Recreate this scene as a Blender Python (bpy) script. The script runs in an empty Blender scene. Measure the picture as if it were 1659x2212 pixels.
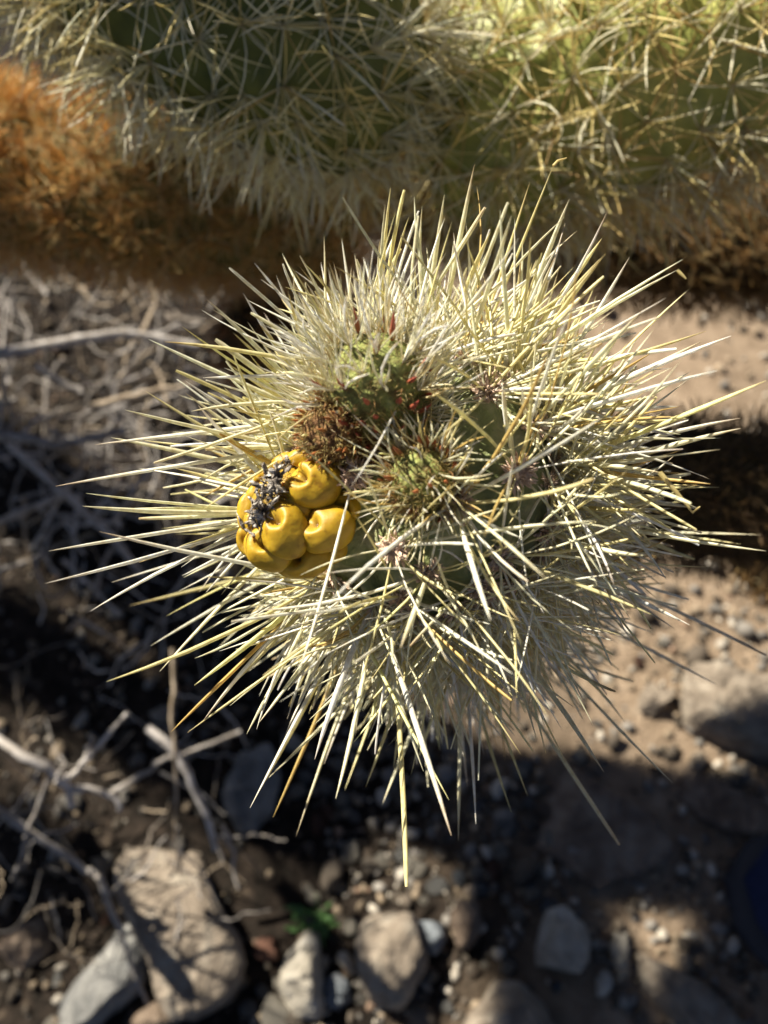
import bpy, math, random
import numpy as np
from mathutils import Vector, Matrix

# ---------------------------------------------------------------- camera, sky, sun, exposure
sc = bpy.context.scene
COL = sc.collection
CAM = np.array((0.0, 0.0, 0.56))
PITCH = math.radians(58)
FWD = np.array((0, math.cos(PITCH), -math.sin(PITCH)))
UPV = np.array((0, math.sin(PITCH), math.cos(PITCH)))
RGT = np.array((1.0, 0, 0))
K = 1.03 / 1659.0                       # metres per photo pixel at one metre of depth

cam = bpy.data.cameras.new('camera')
cam.sensor_fit = 'HORIZONTAL'; cam.sensor_width = 36; cam.lens = 36 / 1.03
cam.clip_start = 0.005; cam.clip_end = 200
cam.dof.use_dof = True; cam.dof.focus_distance = 0.112; cam.dof.aperture_fstop = 22
camo = bpy.data.objects.new('camera', cam); COL.objects.link(camo)
camo.location = CAM; camo.rotation_euler = (math.pi / 2 - PITCH, 0, 0)
sc.camera = camo

SUN_AZ = np.array((-0.80, 0.60)); SUN_EL = math.radians(44)
SUN_AZ = SUN_AZ / np.linalg.norm(SUN_AZ)
TO_SUN = Vector((SUN_AZ[0] * math.cos(SUN_EL), SUN_AZ[1] * math.cos(SUN_EL), math.sin(SUN_EL)))
world = bpy.data.worlds.new('World'); sc.world = world; world.use_nodes = True
wn = world.node_tree.nodes; wl = world.node_tree.links
sky = wn.new('ShaderNodeTexSky'); sky.sky_type = 'NISHITA'; sky.sun_disc = False
sky.air_density = 0.4; sky.dust_density = 0.9; sky.altitude = 1200
sky.sun_elevation = SUN_EL; sky.sun_rotation = math.atan2(SUN_AZ[0], SUN_AZ[1])
bgn = wn['Background']; bgn.inputs['Strength'].default_value = 0.05
wl.new(sky.outputs[0], bgn.inputs['Color'])
sl = bpy.data.lights.new('sun', 'SUN'); sl.energy = 5.0; sl.angle = math.radians(0.53); sl.color = (1, 0.93, 0.80)
slo = bpy.data.objects.new('sun', sl); COL.objects.link(slo); slo.location = (-1, 1, 2)
slo.rotation_euler = TO_SUN.to_track_quat('Z', 'Y').to_euler()
sc.view_settings.view_transform = 'Standard'; sc.view_settings.look = 'None'
sc.view_settings.gamma = 1; sc.view_settings.exposure = 1.3
sc.cycles.max_bounces = 6; sc.cycles.transparent_max_bounces = 4

# ---------------------------------------------------------------- helpers
rng = np.random.default_rng(7); random.seed(7)

def P(px, py, d):                       # photo pixel (1659 wide) at view depth d
    return CAM + d * (FWD + (px - 829.5) * K * RGT - (py - 1105.7) * K * UPV)
def G(px, py, z=0.0):                   # photo pixel on the ground
    r = FWD + (px - 829.5) * K * RGT - (py - 1105.7) * K * UPV
    return CAM + r * ((z - CAM[2]) / r[2])
def proj(p):
    q = np.asarray(p) - CAM
    d = q @ FWD
    return np.stack([829.5 + (q @ RGT) / d / K, 1105.7 - (q @ UPV) / d / K, d], -1)
def unit(v):
    v = np.asarray(v, float); return v / np.maximum(np.linalg.norm(v, axis=-1, keepdims=True), 1e-12)

def mesh_obj(name, V, F, mat, parent=None, smooth=True, col=None, mesh_only=False):
    me = bpy.data.meshes.new(name)
    V = np.asarray(V, np.float32)
    if isinstance(F, np.ndarray):
        n, k = F.shape
        me.vertices.add(len(V)); me.vertices.foreach_set('co', V.ravel())
        me.loops.add(n * k); me.loops.foreach_set('vertex_index', F.astype(np.int32).ravel())
        me.polygons.add(n)
        me.polygons.foreach_set('loop_start', np.arange(0, n * k, k, dtype=np.int32))
        me.polygons.foreach_set('loop_total', np.full(n, k, np.int32))
        me.update(calc_edges=True)
    else:
        me.from_pydata(V.tolist(), [], F)
    if smooth: me.polygons.foreach_set('use_smooth', np.ones(len(me.polygons), bool))
    if col is not None:
        a = me.color_attributes.new('col', 'FLOAT_COLOR', 'POINT')
        c = np.ones((len(V), 4), np.float32); c[:, :3] = col
        a.data.foreach_set('color', c.ravel())
    me.materials.append(mat)
    if mesh_only: return me
    o = bpy.data.objects.new(name, me); COL.objects.link(o)
    if parent: o.parent = parent
    return o
def data_obj(name, me, parent=None, mw=None):
    o = bpy.data.objects.new(name, me); COL.objects.link(o)
    if parent: o.parent = parent
    if mw is not None: o.matrix_local = mw
    return o
def tag(o, label, cat, group=None, kind=None):
    o['label'] = label
    if cat: o['category'] = cat
    if group: o['group'] = group
    if kind: o['kind'] = kind
    return o
def empty(name, loc=(0, 0, 0)):
    o = bpy.data.objects.new(name, None); COL.objects.link(o); o.empty_display_size = 0.01
    return o

# ---- materials
def mat(name, color=None, rough=0.6, attr=False, spec=0.3, trans=0.0, noise=None, bump=None, sss=0, coat=0, tint=None):
    m = bpy.data.materials.new(name); m.use_nodes = True
    nt = m.node_tree; n = nt.nodes; l = nt.links; b = n['Principled BSDF']; out = n['Material Output']
    b.inputs['Roughness'].default_value = rough
    b.inputs['Specular IOR Level'].default_value = spec
    if coat: b.inputs['Coat Weight'].default_value = coat
    tc = n.new('ShaderNodeTexCoord'); src = None
    if attr:
        a = n.new('ShaderNodeAttribute'); a.attribute_name = 'col'; src = a.outputs['Color']
    if noise:                            # (scale, [(pos, colour)...], detail)
        t = n.new('ShaderNodeTexNoise'); t.inputs['Scale'].default_value = noise[0]; t.inputs['Detail'].default_value = noise[2]
        l.new(tc.outputs['Object'], t.inputs['Vector'])
        r = n.new('ShaderNodeValToRGB'); el = r.color_ramp.elements
        for i, (p, c) in enumerate(noise[1]):
            e = el[i] if i < 2 else el.new(p)
            e.position = p; e.color = (*c, 1)
        l.new(t.outputs['Fac'], r.inputs['Fac'])
        if src is None: src = r.outputs['Color']
        else:
            mx = n.new('ShaderNodeMix'); mx.data_type = 'RGBA'; mx.blend_type = 'MULTIPLY'; mx.inputs['Factor'].default_value = 1
            l.new(src, mx.inputs['A']); l.new(r.outputs['Color'], mx.inputs['B']); src = mx.outputs['Result']
    if src is not None: l.new(src, b.inputs['Base Color'])
    elif color: b.inputs['Base Color'].default_value = (*color, 1)
    if bump:                             # (scale, strength, distance)
        t2 = n.new('ShaderNodeTexNoise'); t2.inputs['Scale'].default_value = bump[0]; t2.inputs['Detail'].default_value = 6
        l.new(tc.outputs['Object'], t2.inputs['Vector'])
        bp = n.new('ShaderNodeBump'); bp.inputs['Strength'].default_value = bump[1]; bp.inputs['Distance'].default_value = bump[2]
        l.new(t2.outputs['Fac'], bp.inputs['Height']); l.new(bp.outputs['Normal'], b.inputs['Normal'])
    if sss:
        b.inputs['Subsurface Weight'].default_value = sss
        b.inputs['Subsurface Radius'].default_value = (1.0, 0.5, 0.1); b.inputs['Subsurface Scale'].default_value = 0.002
    if trans:
        tr = n.new('ShaderNodeBsdfTranslucent'); ms = n.new('ShaderNodeMixShader'); ms.inputs[0].default_value = trans
        if src is not None: l.new(src, tr.inputs['Color'])
        else: tr.inputs['Color'].default_value = (*color, 1)
        l.new(b.outputs[0], ms.inputs[1]); l.new(tr.outputs[0], ms.inputs[2]); l.new(ms.outputs[0], out.inputs['Surface'])
    return m

M_SPINE = mat('papery_spine', rough=0.38, attr=True, spec=0.5, trans=0.36,
              noise=(900, [(0.30, (0.80, 0.74, 0.62)), (0.62, (1, 1, 1))], 3))
M_BGSPINE = mat('blurred_spine', rough=0.45, attr=True, spec=0.4, trans=0.3)
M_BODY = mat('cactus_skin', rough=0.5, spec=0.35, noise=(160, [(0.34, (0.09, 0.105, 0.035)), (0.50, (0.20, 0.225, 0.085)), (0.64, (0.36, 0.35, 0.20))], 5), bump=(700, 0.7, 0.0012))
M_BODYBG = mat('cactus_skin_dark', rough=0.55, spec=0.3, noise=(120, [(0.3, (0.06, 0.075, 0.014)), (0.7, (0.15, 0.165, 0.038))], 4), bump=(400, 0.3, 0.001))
M_BODYLIT = mat('cactus_skin_sunlit', rough=0.5, spec=0.3, noise=(120, [(0.3, (0.18, 0.21, 0.045)), (0.7, (0.38, 0.38, 0.11))], 4), bump=(400, 0.3, 0.001))  # paler copy of the skin, sunlight painted into its colour
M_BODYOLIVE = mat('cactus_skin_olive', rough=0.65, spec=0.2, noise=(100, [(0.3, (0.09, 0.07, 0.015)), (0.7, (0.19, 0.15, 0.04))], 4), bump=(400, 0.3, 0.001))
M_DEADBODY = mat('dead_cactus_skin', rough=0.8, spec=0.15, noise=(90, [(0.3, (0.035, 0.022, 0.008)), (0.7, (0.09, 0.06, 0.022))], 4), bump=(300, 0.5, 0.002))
M_AREOLE = mat('areole_wool', rough=0.95, spec=0.1, noise=(1500, [(0.3, (0.46, 0.31, 0.22)), (0.7, (0.76, 0.60, 0.47))], 4), bump=(3000, 0.9, 0.0006))
M_FRUIT = mat('yellow_fruit_skin', rough=0.48, attr=True, spec=0.4, sss=0.3, noise=(520, [(0.30, (0.50, 0.42, 0.30)), (0.40, (0.84, 0.82, 0.62)), (0.62, (1, 1, 1))], 8), bump=(1100, 0.16, 0.0006))
M_FLORET = mat('dried_flower_remains', rough=0.75, spec=0.4, noise=(900, [(0.36, (0.06, 0.047, 0.036)), (0.50, (0.26, 0.22, 0.18)), (0.62, (0.72, 0.67, 0.58))], 5), bump=(2500, 1.0, 0.0008))
M_LEAF = mat('red_bud_leaf', rough=0.45, attr=True, spec=0.4)
M_BUD = mat('bud_skin', rough=0.7, spec=0.2, noise=(700, [(0.35, (0.14, 0.12, 0.04)), (0.55, (0.25, 0.28, 0.08)), (0.75, (0.38, 0.39, 0.16))], 5), bump=(1500, 0.8, 0.001))
M_BUDRUST = mat('bud_skin_rusty', rough=0.8, spec=0.2, noise=(700, [(0.35, (0.10, 0.05, 0.022)), (0.6, (0.22, 0.12, 0.045)), (0.8, (0.26, 0.21, 0.07))], 5), bump=(1500, 0.8, 0.001))
M_TWIG = mat('weathered_twig', rough=0.8, attr=True, spec=0.2, noise=(140, [(0.3, (0.45, 0.42, 0.38)), (0.65, (1, 1, 1))], 5), bump=(500, 0.6, 0.001))
M_ROCK = None

# ---- vectorised tubes: pts (n,m,3), radius (n,m), -> V,F,per-vertex spine id & t
def tubes(pts, rad, sides=5, flat=0.7):
    pts = np.asarray(pts, float); rad = np.asarray(rad, float); n, m, _ = pts.shape
    tan = np.gradient(pts, axis=1); tan = unit(tan)
    ref = np.where(np.abs(tan[:, :1, 2:3]) > 0.9, np.array([[[1., 0, 0]]]), np.array([[[0, 0, 1.]]]))
    rot = rng.uniform(0, 2 * math.pi, (n, 1, 1))
    a = unit(np.cross(tan, np.broadcast_to(ref, tan.shape))); b = np.cross(tan, a)
    u = a * np.cos(rot) + b * np.sin(rot); w = -a * np.sin(rot) + b * np.cos(rot)
    th = np.arange(sides) * 2 * math.pi / sides
    V = pts[:, :, None] + rad[:, :, None, None] * (u[:, :, None] * np.cos(th)[None, None, :, None] + flat * w[:, :, None] * np.sin(th)[None, None, :, None])
    i = np.arange(n)[:, None, None] * m * sides + np.arange(m - 1)[None, :, None] * sides
    j = np.arange(sides)[None, None]; j2 = (j + 1) % sides
    F = np.stack([i + j, i + j2, i + sides + j2, i + sides + j], -1).reshape(-1, 4)
    return V.reshape(-1, 3), F

PROFILE_T = np.array([0, .12, .4, .7, .86, .95, 1.0])
PROFILE_R = np.array([.55, .8, 1.0, .92, .62, .30, .05])
BLUNT_R = np.array([.55, .85, 1.0, 1.0, .95, .85, .55])

def spine_geo(base, tip, width, sag=None, blunt=None, sides=5, kink=None):
    base = np.atleast_2d(base); tip = np.atleast_2d(tip); n = len(base)
    t = PROFILE_T[None, :, None]
    pts = base[:, None] * (1 - t) + tip[:, None] * t
    if sag is not None: pts = pts + np.atleast_2d(sag)[:, None] * (4 * t * (1 - t))
    prof = np.broadcast_to(PROFILE_R, (n, 7)).copy()
    if blunt is not None: prof[blunt] = BLUNT_R
    return tubes(pts, prof * np.asarray(width).reshape(-1, 1), sides)

def spine_cols(n, sides, base_cols, tipbrown):
    t = np.repeat(PROFILE_T, sides)[None, :, None]
    brown = np.array((0.42, 0.24, 0.075))
    f = np.clip((t - 0.80) / 0.2, 0, 1) * np.asarray(tipbrown).reshape(-1, 1, 1)
    lo = np.clip((0.18 - t) / 0.18, 0, 1) * 0.45
    c = base_cols[:, None] * (1 - f) + brown * f
    c = c * (1 - lo) + np.array((0.45, 0.36, 0.22)) * lo
    return c.reshape(-1, 3)

def pick_cols(n, palette, weights, jit=0.08):
    idx = rng.choice(len(palette), n, p=np.array(weights) / sum(weights))
    return np.clip(np.array(palette)[idx] * (1 + rng.normal(0, jit, (n, 1))), 0.02, 0.93)

# ---- swept stems with tubercles
def catmull(pts, m):
    pts = np.asarray(pts, float); pts = np.vstack([2 * pts[0] - pts[1], pts, 2 * pts[-1] - pts[-2]])
    out = []
    segs = len(pts) - 3
    for t in np.linspace(0, segs - 1e-9, m):
        i = int(t); f = t - i; p0, p1, p2, p3 = pts[i:i + 4]
        out.append(.5 * (2 * p1 + (p2 - p0) * f + (2 * p0 - 5 * p1 + 4 * p2 - p3) * f * f + (3 * p1 - p0 - 3 * p2 + p3) * f ** 3))
    return np.array(out)

class Stem:
    def __init__(s, path, radius, spacing, h=0.0022, ns=120, nt=72, cap0=True, cap1=True, seed=1, lean=0.25, rprof=None):
        c = catmull(path, 400)
        L = np.concatenate([[0], np.cumsum(np.linalg.norm(np.diff(c, axis=0), axis=1))]); s.L = L[-1]
        def at(q): return np.stack([np.interp(q, L, c[:, i]) for i in range(3)], -1)
        q = np.concatenate([s.L * .5 * (1 - np.cos(np.linspace(0, math.pi, ns)))])
        q = .5 * q + .5 * np.linspace(0, s.L, ns)
        ctr = at(q); tan = unit(np.gradient(ctr, axis=0))
        U = np.zeros_like(ctr); u = unit(np.cross(tan[0], (0.3, 0.2, 0.9)))
        for i in range(ns):
            u = unit(u - tan[i] * (u @ tan[i])); U[i] = u
        W = np.cross(tan, U)
        def rad(x):
            r = np.full_like(x, radius)
            if rprof is not None: r = radius * np.interp(x / s.L, rprof[0], rprof[1])
            if cap1:
                e = np.clip((x - (s.L - radius)) / radius, 0, 1); r = r * np.sqrt(np.maximum(1 - e ** 2, 0))
            if cap0:
                e = np.clip((radius - x) / radius, 0, 1); r = r * np.sqrt(np.maximum(1 - e ** 2, 0))
            return r
        r = rad(q)
        th = np.arange(nt) * 2 * math.pi / nt
        radial = U[:, None] * np.cos(th)[None, :, None] + W[:, None] * np.sin(th)[None, :, None]
        base = ctr[:, None] + r[:, None, None] * radial
        # areoles
        A, N, Tn = [], [], []
        x = spacing * .3; i = 0
        while x < s.L - (0.02 * radius if cap1 else 0):
            rr = rad(np.array([x]))[0]
            ang = i * 2.39996 + rng.normal(0, .08)
            cc = at(np.array([x]))[0]; k = np.argmin(abs(q - x)); ra = U[k] * math.cos(ang) + W[k] * math.sin(ang)
            dr = (rad(np.array([min(x + 1e-4, s.L)]))[0] - rr) / 1e-4
            n_ = unit(ra - np.clip(dr, -6, 6) * tan[k]); A.append(cc + rr * ra); N.append(n_); Tn.append(tan[k])
            x += .87 * spacing ** 2 / (2 * math.pi * max(rr, .22 * radius)) ; i += 1
        s.A = np.array(A); s.N = np.array(N); s.T = np.array(Tn)
        d2 = ((base.reshape(-1, 1, 3) - s.A[None] - 0.0) ** 2).sum(-1)
        w = spacing * .48
        disp = h * np.exp(-d2 / (w * w)).max(1).reshape(ns, nt)
        nrm = unit(radial - np.clip(np.gradient(r, q), -6, 6)[:, None, None] * tan[:, None])
        v = base + disp[..., None] * unit(nrm + lean * tan[:, None])
        s.A = s.A + h * unit(s.N + lean * s.T); s.N = unit(s.N + lean * s.T)
        V = np.vstack([v.reshape(-1, 3), ctr[0], ctr[-1]])
        I = np.arange(ns - 1)[:, None] * nt; J = np.arange(nt)[None]; J2 = (J + 1) % nt
        F = np.stack([I + J, I + J2, I + nt + J2, I + nt + J], -1).reshape(-1, 4)
        F = [tuple(f) for f in F.tolist()]
        F += [(ns * nt, (j + 1) % nt, j) for j in range(nt)] + [(ns * nt + 1, (ns - 1) * nt + j, (ns - 1) * nt + (j + 1) % nt) for j in range(nt)]
        s.V, s.F = V, F

def cone_dirs(n, normals, lo, hi):
    """one random direction per normal, between lo and hi degrees off it"""
    a = np.radians(rng.uniform(lo, hi, n)); ph = rng.uniform(0, 2 * math.pi, n)
    ref = np.where(np.abs(normals[:, 2:3]) > .9, np.array([[1., 0, 0]]), np.array([[0, 0, 1.]]))
    u = unit(np.cross(normals, ref)); w = np.cross(normals, u)
    return normals * np.cos(a)[:, None] + np.sin(a)[:, None] * (u * np.cos(ph)[:, None] + w * np.sin(ph)[:, None])

# ---------------------------------------------------------------- ground
def soil_mat():
    m = bpy.data.materials.new('desert_soil'); m.use_nodes = True
    n = m.node_tree.nodes; l = m.node_tree.links; b = n['Principled BSDF']
    b.inputs['Roughness'].default_value = .95; b.inputs['Specular IOR Level'].default_value = .1
    tc = n.new('ShaderNodeTexCoord')
    def noise(sc_, det):
        t = n.new('ShaderNodeTexNoise'); t.inputs['Scale'].default_value = sc_; t.inputs['Detail'].default_value = det
        l.new(tc.outputs['Object'], t.inputs['Vector']); return t
    def ramp(f, *els):
        r = n.new('ShaderNodeValToRGB'); e = r.color_ramp.elements
        for i, (p, c) in enumerate(els):
            x = e[i] if i < 2 else e.new(p)
            x.position = p; x.color = (*c, 1)
        l.new(f, r.inputs['Fac']); return r
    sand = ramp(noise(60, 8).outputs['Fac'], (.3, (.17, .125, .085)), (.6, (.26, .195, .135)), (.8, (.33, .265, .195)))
    litter_shade = ramp(noise(90, 8).outputs['Fac'], (.35, (.011, .009, .007)), (.62, (.028, .021, .016)), (.78, (.09, .068, .048)))  # dead plant bits, darkened further to paint in the deep ground shade
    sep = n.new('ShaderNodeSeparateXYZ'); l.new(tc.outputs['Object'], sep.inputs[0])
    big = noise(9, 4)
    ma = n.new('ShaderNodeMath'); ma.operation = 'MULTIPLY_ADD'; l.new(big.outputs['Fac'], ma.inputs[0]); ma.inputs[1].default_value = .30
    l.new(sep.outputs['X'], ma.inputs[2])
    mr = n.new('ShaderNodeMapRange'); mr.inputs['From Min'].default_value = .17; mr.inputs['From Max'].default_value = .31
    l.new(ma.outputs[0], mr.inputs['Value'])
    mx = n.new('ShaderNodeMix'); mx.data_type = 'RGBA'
    l.new(mr.outputs[0], mx.inputs['Factor']); l.new(litter_shade.outputs[0], mx.inputs['A']); l.new(sand.outputs[0], mx.inputs['B'])
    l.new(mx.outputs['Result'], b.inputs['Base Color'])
    bp = n.new('ShaderNodeBump'); bp.inputs['Strength'].default_value = .8; bp.inputs['Distance'].default_value = .004
    l.new(noise(260, 8).outputs['Fac'], bp.inputs['Height']); l.new(bp.outputs[0], b.inputs['Normal'])
    return m
def gz(x, y):                            # gentle relief of the ground
    return .006 * np.sin(9 * x + 1.3) * np.cos(7 * y + .4) + .004 * np.sin(23 * x - 11 * y) + .002 * np.sin(57 * x + 41 * y)
def build_ground():
    ax = np.concatenate([[-60, -20, -6, -2.5, -1.4], np.linspace(-1, 1.2, 150), [1.6, 3, 6, 20, 60]])
    ay = np.concatenate([[-60, -20, -6, -2.5, -1.2], np.linspace(-.8, 1.6, 150), [2.2, 4, 8, 20, 60]])
    X, Y = np.meshgrid(ax, ay, indexing='ij'); Z = gz(X, Y)
    Z = np.where((abs(X) > 2) | (abs(Y) > 2.2), 0, Z)
    n, m = X.shape; I = np.arange(n - 1)[:, None] * m; J = np.arange(m - 1)[None]
    F = np.stack([I + J, I + m + J, I + m + J + 1, I + J + 1], -1).reshape(-1, 4)
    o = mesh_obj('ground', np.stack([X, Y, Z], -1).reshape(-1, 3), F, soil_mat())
    tag(o, 'dry sandy desert soil with dark plant debris and painted-in shade', None, kind='structure')
build_ground()

# ---------------------------------------------------------------- cholla branches
def cluster_mesh(name, n, length, width, cols, wts, spread=(12, 82), matl=None, bend=.12, tb=.35, down=0):
    nn = np.tile((0., 0, 1), (n, 1)); d = cone_dirs(n, nn, *spread)
    L = length * rng.uniform(.55, 1.1, n)[:, None]
    tip = d * L; sag = rng.normal(0, 1, (n, 3)) * L * bend * .35
    w = width * rng.uniform(.6, 1.15, n)
    V, F = spine_geo(np.zeros((n, 3)), tip, w, sag, rng.random(n) < .3, 4)
    c = spine_cols(n, 4, pick_cols(n, cols, wts), rng.random(n) * tb)
    return mesh_obj(name, V, F, matl or M_BGSPINE, col=c, mesh_only=True)

def frame_mat(pos, nrm, roll, s=1.0):
    z = Vector(nrm); q = z.to_track_quat('Z', 'Y')
    return Matrix.Translation(pos) @ q.to_matrix().to_4x4() @ Matrix.Rotation(roll, 4, 'Z') @ Matrix.Scale(s, 4)

def branch(name, label, path, radius, spacing, slen, swid, cols, wts, skin, nsp=11, h=.0025, cap0=False, cap1=True, cat='cactus', group='spiny branches around the upright joint', variants=9, spread=(12, 82), tb=.35, rprof=None):
    st = Stem(path, radius, spacing, h=h, cap0=cap0, cap1=cap1, ns=110, nt=56, rprof=rprof)
    root = empty(name); tag(root, label, cat, group)
    mesh_obj('stem', st.V, st.F, skin, root)
    ms = [cluster_mesh('spine_cluster', nsp, slen, swid, cols, wts, spread, tb=tb) for _ in range(variants)]
    for i in range(len(st.A)):
        data_obj('spine_cluster', ms[rng.integers(variants)], root, frame_mat(st.A[i] - .0005 * st.N[i], st.N[i], rng.uniform(0, 6.28), rng.uniform(.85, 1.15)))
    return root

STRAW = [(.86, .80, .48), (.78, .66, .30), (.90, .86, .66), (.62, .45, .16)]
GOLD = [(.80, .68, .30), (.66, .48, .18), (.88, .84, .62), (.46, .30, .11)]
BROWN = [(.42, .25, .09), (.32, .17, .05), (.54, .40, .18), (.64, .52, .28)]
DARKB = [(.16, .09, .035), (.10, .055, .02), (.24, .15, .06)]
RUSTY = [(.74, .44, .13), (.60, .30, .08), (.80, .56, .22), (.84, .70, .38)]
RUST = [(.42, .19, .06), (.34, .15, .05), (.5, .3, .13)]
def SH(px, py, h):                      # the point at height h whose shadow falls on this spot of the ground
    g = G(px, py); t = h / math.sin(SUN_EL)
    return g + t * np.array(TO_SUN)

branch('cholla_branch', 'green cholla branch with pale star clusters of spines, above the dark brown branch',
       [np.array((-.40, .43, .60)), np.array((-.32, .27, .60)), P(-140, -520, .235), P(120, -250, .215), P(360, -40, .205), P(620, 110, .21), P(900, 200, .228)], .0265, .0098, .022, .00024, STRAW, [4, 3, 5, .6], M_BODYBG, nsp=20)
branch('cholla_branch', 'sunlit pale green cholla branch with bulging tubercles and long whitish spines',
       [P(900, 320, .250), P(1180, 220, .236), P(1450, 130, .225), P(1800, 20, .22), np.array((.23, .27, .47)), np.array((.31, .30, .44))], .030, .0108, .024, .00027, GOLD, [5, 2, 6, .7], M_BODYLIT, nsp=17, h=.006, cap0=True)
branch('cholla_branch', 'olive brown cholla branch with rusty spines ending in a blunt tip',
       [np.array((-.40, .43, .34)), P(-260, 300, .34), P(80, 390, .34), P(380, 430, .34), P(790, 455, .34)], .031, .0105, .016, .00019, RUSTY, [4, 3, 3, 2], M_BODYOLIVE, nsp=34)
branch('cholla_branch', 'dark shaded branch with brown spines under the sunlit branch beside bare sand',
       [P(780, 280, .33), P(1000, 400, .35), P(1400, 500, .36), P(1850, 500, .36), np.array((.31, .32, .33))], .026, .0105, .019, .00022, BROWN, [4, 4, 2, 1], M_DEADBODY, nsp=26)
branch('cholla_branch', 'blackish brown branch running out from behind the upright joint across bare sand',
       [P(1000, 1120, .265), P(1200, 1080, .275), P(1450, 1060, .28), P(1900, 1055, .285), np.array((.31, .28, .27))], .022, .009, .012, .00022, DARKB, [4, 4, 2], M_DEADBODY, nsp=18)
branch('cholla_branch', 'short rusty orange cholla stub beside the tangle of dry twigs',
       [P(900, 800, .36), P(720, 760, .37), P(480, 730, .38)], .020, .009, .011, .00019, RUST, [4, 3, 2], M_DEADBODY, nsp=28)
# unseen spiny arms added out of frame for the shadows they cast
for lab, pth in [('added unseen slender spiny cholla arm casting stripes on the tan slab', [SH(170, 1800, .16), SH(300, 1960, .15), SH(430, 2120, .16), SH(520, 2230, .18)]),
                 ('added unseen slender spiny cholla arm casting mottled shade on the lower rocks', [SH(600, 1900, .40), SH(720, 2040, .40), SH(860, 2160, .42), SH(980, 2280, .44)])]:
    branch('cholla_branch', lab, pth, .0055, .015, .034, .0009, STRAW, [5, 3, 3, 1], M_BODYBG, nsp=5, h=.0008, cap0=True, spread=(40, 85))
CASTERS = 'added unseen cholla branches that cast shade'  # branches out of view, added to darken the ground with their shadows
branch('cholla_plant', 'thick dark cholla trunk rising from the soil beyond the dry twigs', [np.array((-.43, .45, -.02)), np.array((-.41, .44, .2)), np.array((-.41, .44, .42)), np.array((-.38, .45, .62))], .035, .014, .016, .0003, BROWN, [4, 4, 2, 1], M_DEADBODY, nsp=12, group='cholla trunks')
branch('cholla_plant', 'thick dark cholla trunk rising from bare sand beyond the sunlit branch', [np.array((.33, .30, -.02)), np.array((.32, .30, .2)), np.array((.31, .30, .36)), np.array((.32, .31, .5))], .035, .014, .016, .0003, BROWN, [4, 4, 2, 1], M_DEADBODY, nsp=12, group='cholla trunks')
for k, pth in enumerate([
      [SH(380, 1380, .50), SH(640, 1560, .50), SH(900, 1720, .53)], [SH(300, 1560, .54), SH(560, 1720, .54), SH(800, 1800, .57)],
      [SH(-100, 960, .40), SH(120, 1120, .38), SH(330, 1300, .40)], [SH(-60, 1350, .44), SH(180, 1480, .42), SH(420, 1640, .44)],
      [P(330, -90, .19) + .16 * np.array(TO_SUN), P(560, 20, .19) + .16 * np.array(TO_SUN), P(730, 90, .2) + .16 * np.array(TO_SUN)],  # added above the green branch only to throw shade on it
      [SH(-50, 1800, .42), SH(60, 1900, .40), SH(140, 2050, .42)]]):
    pp = proj(np.array(pth)); print('far branch', k, [[round(float(v), 2) for v in q] for q in pp])
    branch('cholla_branch', 'added unseen spiny cholla branch placed towards the sun to cast shade', pth, .027, .016, .022, .0005, STRAW, [5, 3, 3, 1], M_BODYBG, nsp=9, group=CASTERS, cap0=True)

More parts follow.
